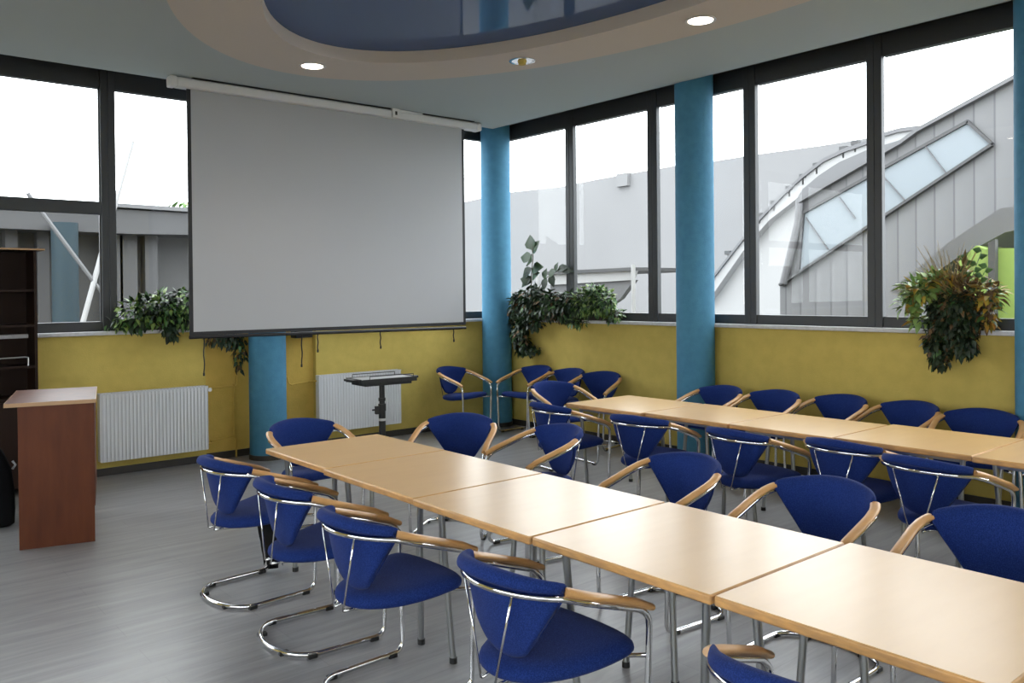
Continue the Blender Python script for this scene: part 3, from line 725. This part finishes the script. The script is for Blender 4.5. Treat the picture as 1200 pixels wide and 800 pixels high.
for (p, d, L, w, mi) in (((0, -.01, .84), (-.1, .25, 1), .17, .13, 1), ((0, -.01, .80), (-.1, -.7, .9), .17, .12, 1), ((0, 0, .74), (-.2, 1, .15), .17, .11, 1), ((0, 0, .70), (-.5, -.3, .1), .16, .13, 1), ((0, 0, .62), (-.2, .9, -.6), .18, .11, 0), ((0, 0, .60), (-.2, -.9, .15), .20, .12, 1),
                        ((0, .01, .52), (-.3, .9, -.7), .18, .11, 0), ((0, .0, .50), (-.3, -.8, .3), .17, .10, 1), ((0, .0, .45), (-.3, .6, .2), .15, .10, 0), ((0, 0, .40), (-.3, -.7, -.3), .16, .10, 0),
                        ((0, -.22, .48), (-.1, -.3, 1), .12, .08, 1), ((0, -.30, .52), (-.1, -.9, .5), .14, .08, 1), ((0, -.35, .54), (-.1, -.2, -1), .14, .09, 0), ((0, -.45, .58), (-.1, -1, .25), .17, .08, 0), ((0, -.50, .60), (-.1, -1, -.15), .2, .07, 0), ((0, -.42, .57), (-.1, -.3, .8), .1, .06, 1), ((0, -.26, .5), (-.2, .2, -.9), .14, .09, 0)):
    leaf(bm, Vector(p), Vector(d), Vector((-1, 0, .35)), L*1.15, w*1.35, .12, mi, 4)
obj('leaves', bm, ['leaf_dark', 'leaf_rubber'], t)

# arrangement on the right sill
t = thing('dried_flower_arrangement', 'dark hanging ivy with yellow leaves and dry grasses on the right sill', 'plant', (6.80, 2.80, ZS))
f = bmesh.new(); cyl(f, .03, 0, 0, .16, .075, .10, n=24); obj('basket', f, 'wicker', t)
obj('hanging_foliage', foliage([((0, -.05, .17), (.13, .20, .13)), ((-.03, -.05, .04), (.12, .20, .12)), ((-.06, .05, -.10), (.08, .11, .12)), ((-.06, .04, -.23), (.06, .07, .08)), ((-.06, -.13, -.09), (.08, .09, .12))], 2600, .055, .034, 31, ['leaf_dark', 'leaf_mid', 'leaf_brown'], (9, .5, 1), .8), ['leaf_dark', 'leaf_mid', 'leaf_brown'], t)
obj('left_leaves', foliage([((-.02, .20, .30), (.08, .15, .10)), ((-.02, .26, .20), (.06, .12, .08)), ((-.02, .20, .08), (.06, .07, .07)), ((-.02, .10, .36), (.06, .12, .08))], 420, .085, .045, 32, ['leaf_light', 'leaf_mid', 'leaf_yellow'], (5, 1, 1.2), .0), ['leaf_light', 'leaf_mid', 'leaf_yellow'], t)
obj('right_leaves', foliage([((0, -.26, .28), (.08, .13, .10)), ((0, -.28, .14), (.06, .06, .12))], 260, .075, .04, 33, ['leaf_yellow', 'leaf_brown', 'leaf_mid'], (3, 3, 1), .1), ['leaf_yellow', 'leaf_brown', 'leaf_mid'], t)
obj('brown_leaves', foliage([((0, -.05, .32), (.09, .17, .10)), ((0, -.10, .42), (.04, .06, .12))], 380, .09, .02, 34, ['leaf_brown', 'straw', 'leaf_yellow'], (4, 3, .6), -.8), ['leaf_brown', 'straw', 'leaf_yellow'], t)
bm = bmesh.new(); r = random.Random(9)
for k in range(46):
    a = r.uniform(-.45, .5); ln = r.uniform(.30, .52) if k < 38 else .34
    p = Vector((r.uniform(-.03, .03), r.uniform(-.05, .05), .2))
    d = Vector((r.uniform(-.3, .1), a, 1)).normalized()
    if k in (40, 41): d = Vector((-.1, 1, .28-.1*(k-40))).normalized(); ln = .46
    q = [p + d*ln*u + Vector((0, math.copysign(.04*u*u, a), 0)) for u in (0, .33, .66, 1)]
    tube(bm, q, [.0035, .003, .0025, .0012], n=4)
obj('dry_grass', bm, 'straw', t)
bm = bmesh.new()
for i, (y0, y1, z1) in enumerate(((-.08, -.13, .55), (-.10, -.24, .60), (-.14, -.28, .48), (.12, .17, .42))):
    st = [Vector((0, y0, .2)), Vector((0, (y0+y1)/2, (z1+.2)/2)), Vector((0, y1, z1))]
    tube(bm, st, .0025, n=5)
    for k in range(5):
        c = st[1].lerp(st[2], k/4); leaf(bm, c, Vector((-.2, (-1)**k*.9, .3)), Vector((-1, 0, .3)), .065, .05, .1, 0)
obj('tall_sprig', bm, 'leaf_mid', t)

# ------------------------------------------------------------------ outside
def ang(px, py, X=None, Y=None):
    """view ray through a point measured on the photograph, met with the plane x=X or y=Y of the outdoor object"""
    f, cx, cy, yaw, pt, rl = 985.7864, 597.134, 351.1102, .6992, -.008, -.0097
    F = Vector((math.sin(yaw)*math.cos(pt), math.cos(yaw)*math.cos(pt), math.sin(pt)))
    r = Vector((math.cos(yaw), -math.sin(yaw), 0)); u = r.cross(F); c, s = math.cos(rl), math.sin(rl)
    R_, U_ = c*r+s*u, -s*r+c*u
    d = R_*((px-cx)/f) - U_*((py-cy)/f) + F
    k = X/d.x if X else Y/d.y
    return Vector((0, 0, 1.67)) + d*k
GZ = -4.0
obj('ground', box(-60, 140, -60, 200, GZ-.2, GZ), 'ground', kind='structure', smooth=False)

# hall roof far behind
XR = 46
top = [(590, 226), (655, 219), (700, 210), (723, 206), (756, 200), (792, 194), (838, 188.5), (885, 181), (966, 170), (1015, 162), (1080, 152), (1200, 138)]
poly = [(ang(x, y, X=XR).y, ang(x, y, X=XR).z) for x, y in top]
poly += [(poly[-1][0], GZ), (poly[0][0]+20, GZ), (poly[0][0]+20, poly[0][1]-1)]
hall = thing('sports_hall', 'huge pale grey hall roof far outside the right windows', 'building')
obj('roof', prism(bmesh.new(), poly, XR, XR+30, 'x'), 'pale_roof', hall, smooth=False)
a, b = ang(722, 219, X=XR-.3), ang(735, 202, X=XR-.3)
obj('chimney', box(XR-.3, XR+2, b.y, a.y, a.z, b.z), 'pale_roof', hall, smooth=False)
# curved white rib and its pale wall below
XB = 30
outer = [(826, 338), (838, 325), (856, 302), (885, 265), (917.6, 231), (940, 210), (966, 190), (989, 179), (1015, 170), (1034, 161), (1054, 155), (1078, 152)]
inner = [(826, 357), (838, 341), (872, 292.6), (901, 258), (932, 234), (960, 208), (982.6, 192), (1015, 177), (1059, 162.5), (1078, 155)]
po = [(ang(x, y, X=XB).y, ang(x, y, X=XB).z) for x, y in outer]; pi_ = [(ang(x, y, X=XB).y, ang(x, y, X=XB).z) for x, y in inner]
arch = thing('arched_hall_gable', 'curved white roof edge with pale wall under it beyond the right windows', 'building')
obj('roof_edge', prism(bmesh.new(), po + pi_[::-1], XB, XB+1.2, 'x'), 'rib_white', arch, smooth=False)
e = [(y, z+.14) for y, z in po]
obj('roof_cap', prism(bmesh.new(), e + po[::-1], XB-.1, XB+1.3, 'x'), 'zinc', arch, smooth=False)
wallp = pi_ + [(pi_[-1][0], GZ), (pi_[0][0]+3, GZ), (pi_[0][0]+3, pi_[0][1]-3.5)]
obj('gable_wall', prism(bmesh.new(), wallp, XB+.4, XB+1.0, 'x'), 'rib_white', arch, smooth=False)
for (x, y) in ((853, 296), (890, 252), (907, 237), (925, 220), (941, 206), (957, 193), (988, 174), (1002, 167)):
    p = ang(x, y, X=XB); bm = bmesh.new(); bx(bm, XB-.05, XB+.2, p.y-.14, p.y+.14, p.z-.08, p.z+.08); bx(bm, XB, XB+.08, p.y-.03, p.y+.03, p.z-.35, p.z)
    obj('roof_light', bm, 'dark_ext', arch, smooth=False)
# dark grey strip between rib and the zinc house
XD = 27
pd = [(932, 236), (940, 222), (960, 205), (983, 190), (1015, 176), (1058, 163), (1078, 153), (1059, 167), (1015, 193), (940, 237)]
obj('grey_strip', prism(bmesh.new(), [(ang(x, y, X=XD).y, ang(x, y, X=XD).z) for x, y in pd], XD, XD+1, 'x'), 'zinc', arch, smooth=False)

# zinc clad house with slanting skylight strip
XZ = 14.0
def Pz(x, y, X=XZ): p = ang(x, y, X=X); return (p.y, p.z)
house = thing('zinc_clad_house', 'grey standing-seam metal building with a slanting skylight outside the right windows', 'building')
outl = [Pz(914, 334), Pz(936, 238), Pz(1015, 192), Pz(1059, 167), Pz(1078, 153), Pz(1196, 89), Pz(1300, 33)]
outl += [(outl[-1][0], GZ), (Pz(914, 334)[0], GZ)]
hb = bmesh.new(); prism(hb, outl, XZ, XZ+6, 'x')
obj('clad_wall', hb, 'seam', house, smooth=False)
cap = [Pz(936, 238), Pz(1015, 192), Pz(1059, 167), Pz(1078, 153), Pz(1196, 89), Pz(1300, 33)]
obj('verge_trim', prism(bmesh.new(), [(y, z+.035) for y, z in cap] + [(y, z-.03) for y, z in cap[::-1]], XZ-.12, XZ+.1, 'x'), 'zinc', house, smooth=False)
sky = [Pz(945, 250), Pz(1136, 144), Pz(1163, 169), Pz(938.5, 321)]
obj('skylight', prism(bmesh.new(), sky, XZ-.06, XZ-.01, 'x'), 'skylight', house, smooth=False)
def strip(a, b, w, m, nm, x0=XZ-.10, x1=XZ-.0):
    a, b = Vector((*a, 0)), Vector((*b, 0)); d = (b-a).normalized(); n = Vector((-d.y, d.x, 0))*w/2
    q = [a+n, b+n, b-n, a-n]
    obj(nm, prism(bmesh.new(), [(v.x, v.y) for v in q], x0, x1, 'x'), m, house, smooth=False)
strip(Pz(943, 250), Pz(1137, 142.5), .05, 'dark_ext', 'skylight_frame')
strip(Pz(1136, 143), Pz(1164, 169), .04, 'dark_ext', 'skylight_frame')
strip(Pz(1164, 170), Pz(916, 334), .045, 'dark_ext', 'skylight_frame')
strip(Pz(944, 250), Pz(938, 321), .05, 'dark_ext', 'skylight_frame')
strip(Pz(1087, 172), Pz(1111, 203), .012, 'zinc', 'glazing_bar'); strip(Pz(986, 231), Pz(1005, 256), .012, 'zinc', 'glazing_bar')
strip(Pz(1034, 203), Pz(1064, 236), .012, 'zinc', 'glazing_bar'); strip(Pz(947, 255), Pz(973, 292), .012, 'zinc', 'glazing_bar')
obj('downpipe', tube(bmesh.new(), [(XZ-.1, *Pz(937, 238, XZ-.1)), (XZ-.1, *Pz(935, 262, XZ-.1)), (XZ-.1, *Pz(918, 332, XZ-.1))], .07, n=10), 'zinc', house)

# lime and grey solids built as a reflection in the panes, low right
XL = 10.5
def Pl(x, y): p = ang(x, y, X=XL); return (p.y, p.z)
lime_refl = thing('lime_reflection', 'low lime green and grey block standing for a window reflection behind the right plant', 'building')
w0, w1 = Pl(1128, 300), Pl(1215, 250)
obj('lime_reflection_block', prism(bmesh.new(), [Pl(1128, 308), Pl(1150, 288), Pl(1160, 292), Pl(1220, 290), (Pl(1220, 290)[0], GZ), (Pl(1128, 308)[0], GZ)], XL-.15, XL+2.4, 'x'), 'lime', lime_refl, smooth=False)
obj('grey_reflection_band', prism(bmesh.new(), [Pl(1042, 342), Pl(1110, 285), Pl(1172, 244), Pl(1230, 238), Pl(1230, 262), Pl(1178, 272), Pl(1120, 303), Pl(1060, 345)], XL, XL+2.6, 'x'), 'zinc', lime_refl, smooth=False)
obj('grey_upright', prism(bmesh.new(), [Pl(1168, 285), Pl(1176, 281), Pl(1176, 380), Pl(1168, 380)], XL-.25, XL-.16, 'x'), 'mid_ext', lime_refl, smooth=False)

# canopy outside the corner windows
XA = 10.0
def Pa(x, y, X=XA): p = ang(x, y, X=X); return (p.y, p.z)
can = thing('entrance_canopy', 'small grey canopy on white posts outside the corner windows', 'canopy')
obj('roof_sheet', prism(bmesh.new(), [Pa(640, 318), Pa(742, 313), Pa(742, 317), Pa(640, 322)], XA, XA+1.6, 'x'), 'dark_ext', can, smooth=False)
obj('fascia', prism(bmesh.new(), [Pa(640, 322), Pa(742, 317), Pa(738, 328), Pa(640, 334)], XA+.05, XA+.12, 'x'), 'rib_white', can, smooth=False)
obj('side_panel', prism(bmesh.new(), [Pa(640, 334), Pa(738, 328), Pa(722, 350), Pa(690, 372), Pa(640, 376)], XA+.1, XA+.2, 'x'), 'zinc', can, smooth=False)
for x in (742, 630):
    q = Pa(x, 310); obj('post', tube(bmesh.new(), [(XA, q[0], GZ), (XA, q[0], q[1])], .035, n=10), 'rib_white', can)

# grey wing outside the left windows
YB = 17.0
def Pb(x, y, Y=YB): p = ang(x, y, Y=Y); return (p.x, p.z)
wing = thing('grey_wing', 'low grey wing with flat fascia outside the left windows', 'building')
x0 = Pb(138, 300)[0]
obj('wall', box(-12, Pb(420, 300)[0], YB+1, YB+8, GZ, Pb(180, 262)[1]), 'mid_ext', wing, smooth=False)
p1, p2 = Pb(136, 240), Pb(300, 262)
obj('fascia', prism(bmesh.new(), [Pb(-120, 232), Pb(-120, 262), Pb(155, 274), Pb(430, 278), Pb(430, 262), Pb(156, 246)], YB, YB+1.2, 'y'), 'dark_ext', wing, smooth=False)
obj('roof_edge', prism(bmesh.new(), [Pb(-120, 228), Pb(-120, 233), Pb(136, 243), Pb(430, 262), Pb(430, 258), Pb(138, 238.5)], YB-.1, YB+1.3, 'y'), 'zinc', wing, smooth=False)
for xx, ww in ((145, .12), (160, .16), (187, .12), (58, .10), (20, .10)):
    c = Pb(xx, 300)[0]; obj('post', box(c-ww, c+ww, YB+.5, YB+.8, GZ, Pb(xx, 262)[1]), 'dark_ext', wing, smooth=False)
obj('blue_reflection', cyl(bmesh.new(), Pb(73, 300)[0], YB-.2, GZ, Pb(73, 262)[1], .22, n=24), 'refl_blue', wing)  # solid cylinder standing in for a blue reflection in the pane
for (a, b, r_, m) in (((59, 262), (121, 345), .035, 'zinc'), ((97, 378), (121, 290), .045, 'rib_white')):
    A_, B_ = Pb(*a, YB-1), Pb(*b, YB-1); A_, B_ = Vector((A_[0], YB-1, A_[1])), Vector((B_[0], YB-1, B_[1]))
    d = (B_-A_).normalized()
    obj('brace', tube(bmesh.new(), [A_-d*.6, B_+d*2.0], r_, n=8), m, wing)
tr = thing('tree', 'bright green tree top above the grey wing left of the screen', 'tree')
c = ang(225, 262, Y=30)
obj('crown', foliage([((c.x, c.y, c.z-.6), (2.6, 2, 1.3)), ((c.x+2.2, c.y, c.z-.9), (2.4, 2, 1.6)), ((c.x, c.y, c.z-3), (3, 2.4, 2.2))], 2600, .38, .26, 51, ['tree', 'leaf_light'], (2, 1)), ['tree', 'leaf_light'], tr)
obj('trunk', tube(bmesh.new(), [(c.x, c.y, GZ), (c.x, c.y, c.z-1)], .22, n=10), 'redstem', tr)

# ------------------------------------------------------------------ light
w = bpy.data.worlds.new('overcast'); bpy.context.scene.world = w; w.use_nodes = True
bg = w.node_tree.nodes['Background']; bg.inputs[0].default_value = (.93, .97, 1.0, 1); bg.inputs[1].default_value = 7.0
for i, (x, y) in enumerate(((3.572, 6.998), (5.305, 3.998), (1.85, 4.4), (2.3, 1.2), (5.1, 1.6))):
    l = bpy.data.lights.new('downlight_beam', 'SPOT'); l.energy = 30; l.color = (1, .80, .60); l.spot_size = math.radians(125); l.spot_blend = .8; l.shadow_soft_size = .08
    o = bpy.data.objects.new('downlight_beam', l); C.objects.link(o); o.location = (x*K, y*K, ZL-.07)

# ------------------------------------------------------------------ camera
cd = bpy.data.cameras.new('camera'); cam = bpy.data.objects.new('camera', cd); C.objects.link(cam)
f, cx, cy, yaw, pt, rl = 985.7864, 597.134, 351.1102, .6992, -.008, -.0097
F = Vector((math.sin(yaw)*math.cos(pt), math.cos(yaw)*math.cos(pt), math.sin(pt)))
r = Vector((math.cos(yaw), -math.sin(yaw), 0)); u = r.cross(F); c, s = math.cos(rl), math.sin(rl)
R_, U_ = c*r+s*u, -s*r+c*u
m = Matrix((R_, U_, -F)).transposed().to_4x4(); m.translation = (0, 0, 1.67); cam.matrix_world = m
cd.sensor_width = 36; cd.lens = f*36/1200; cd.shift_x = (600-cx)/1200; cd.shift_y = -(400-cy)/1200
cd.clip_start = .02; cd.clip_end = 500
S = bpy.context.scene; S.camera = cam
S.view_settings.view_transform = 'Standard'; S.view_settings.look = 'None'; S.view_settings.exposure = .03; S.view_settings.gamma = 1; S.view_settings.use_curve_mapping = False
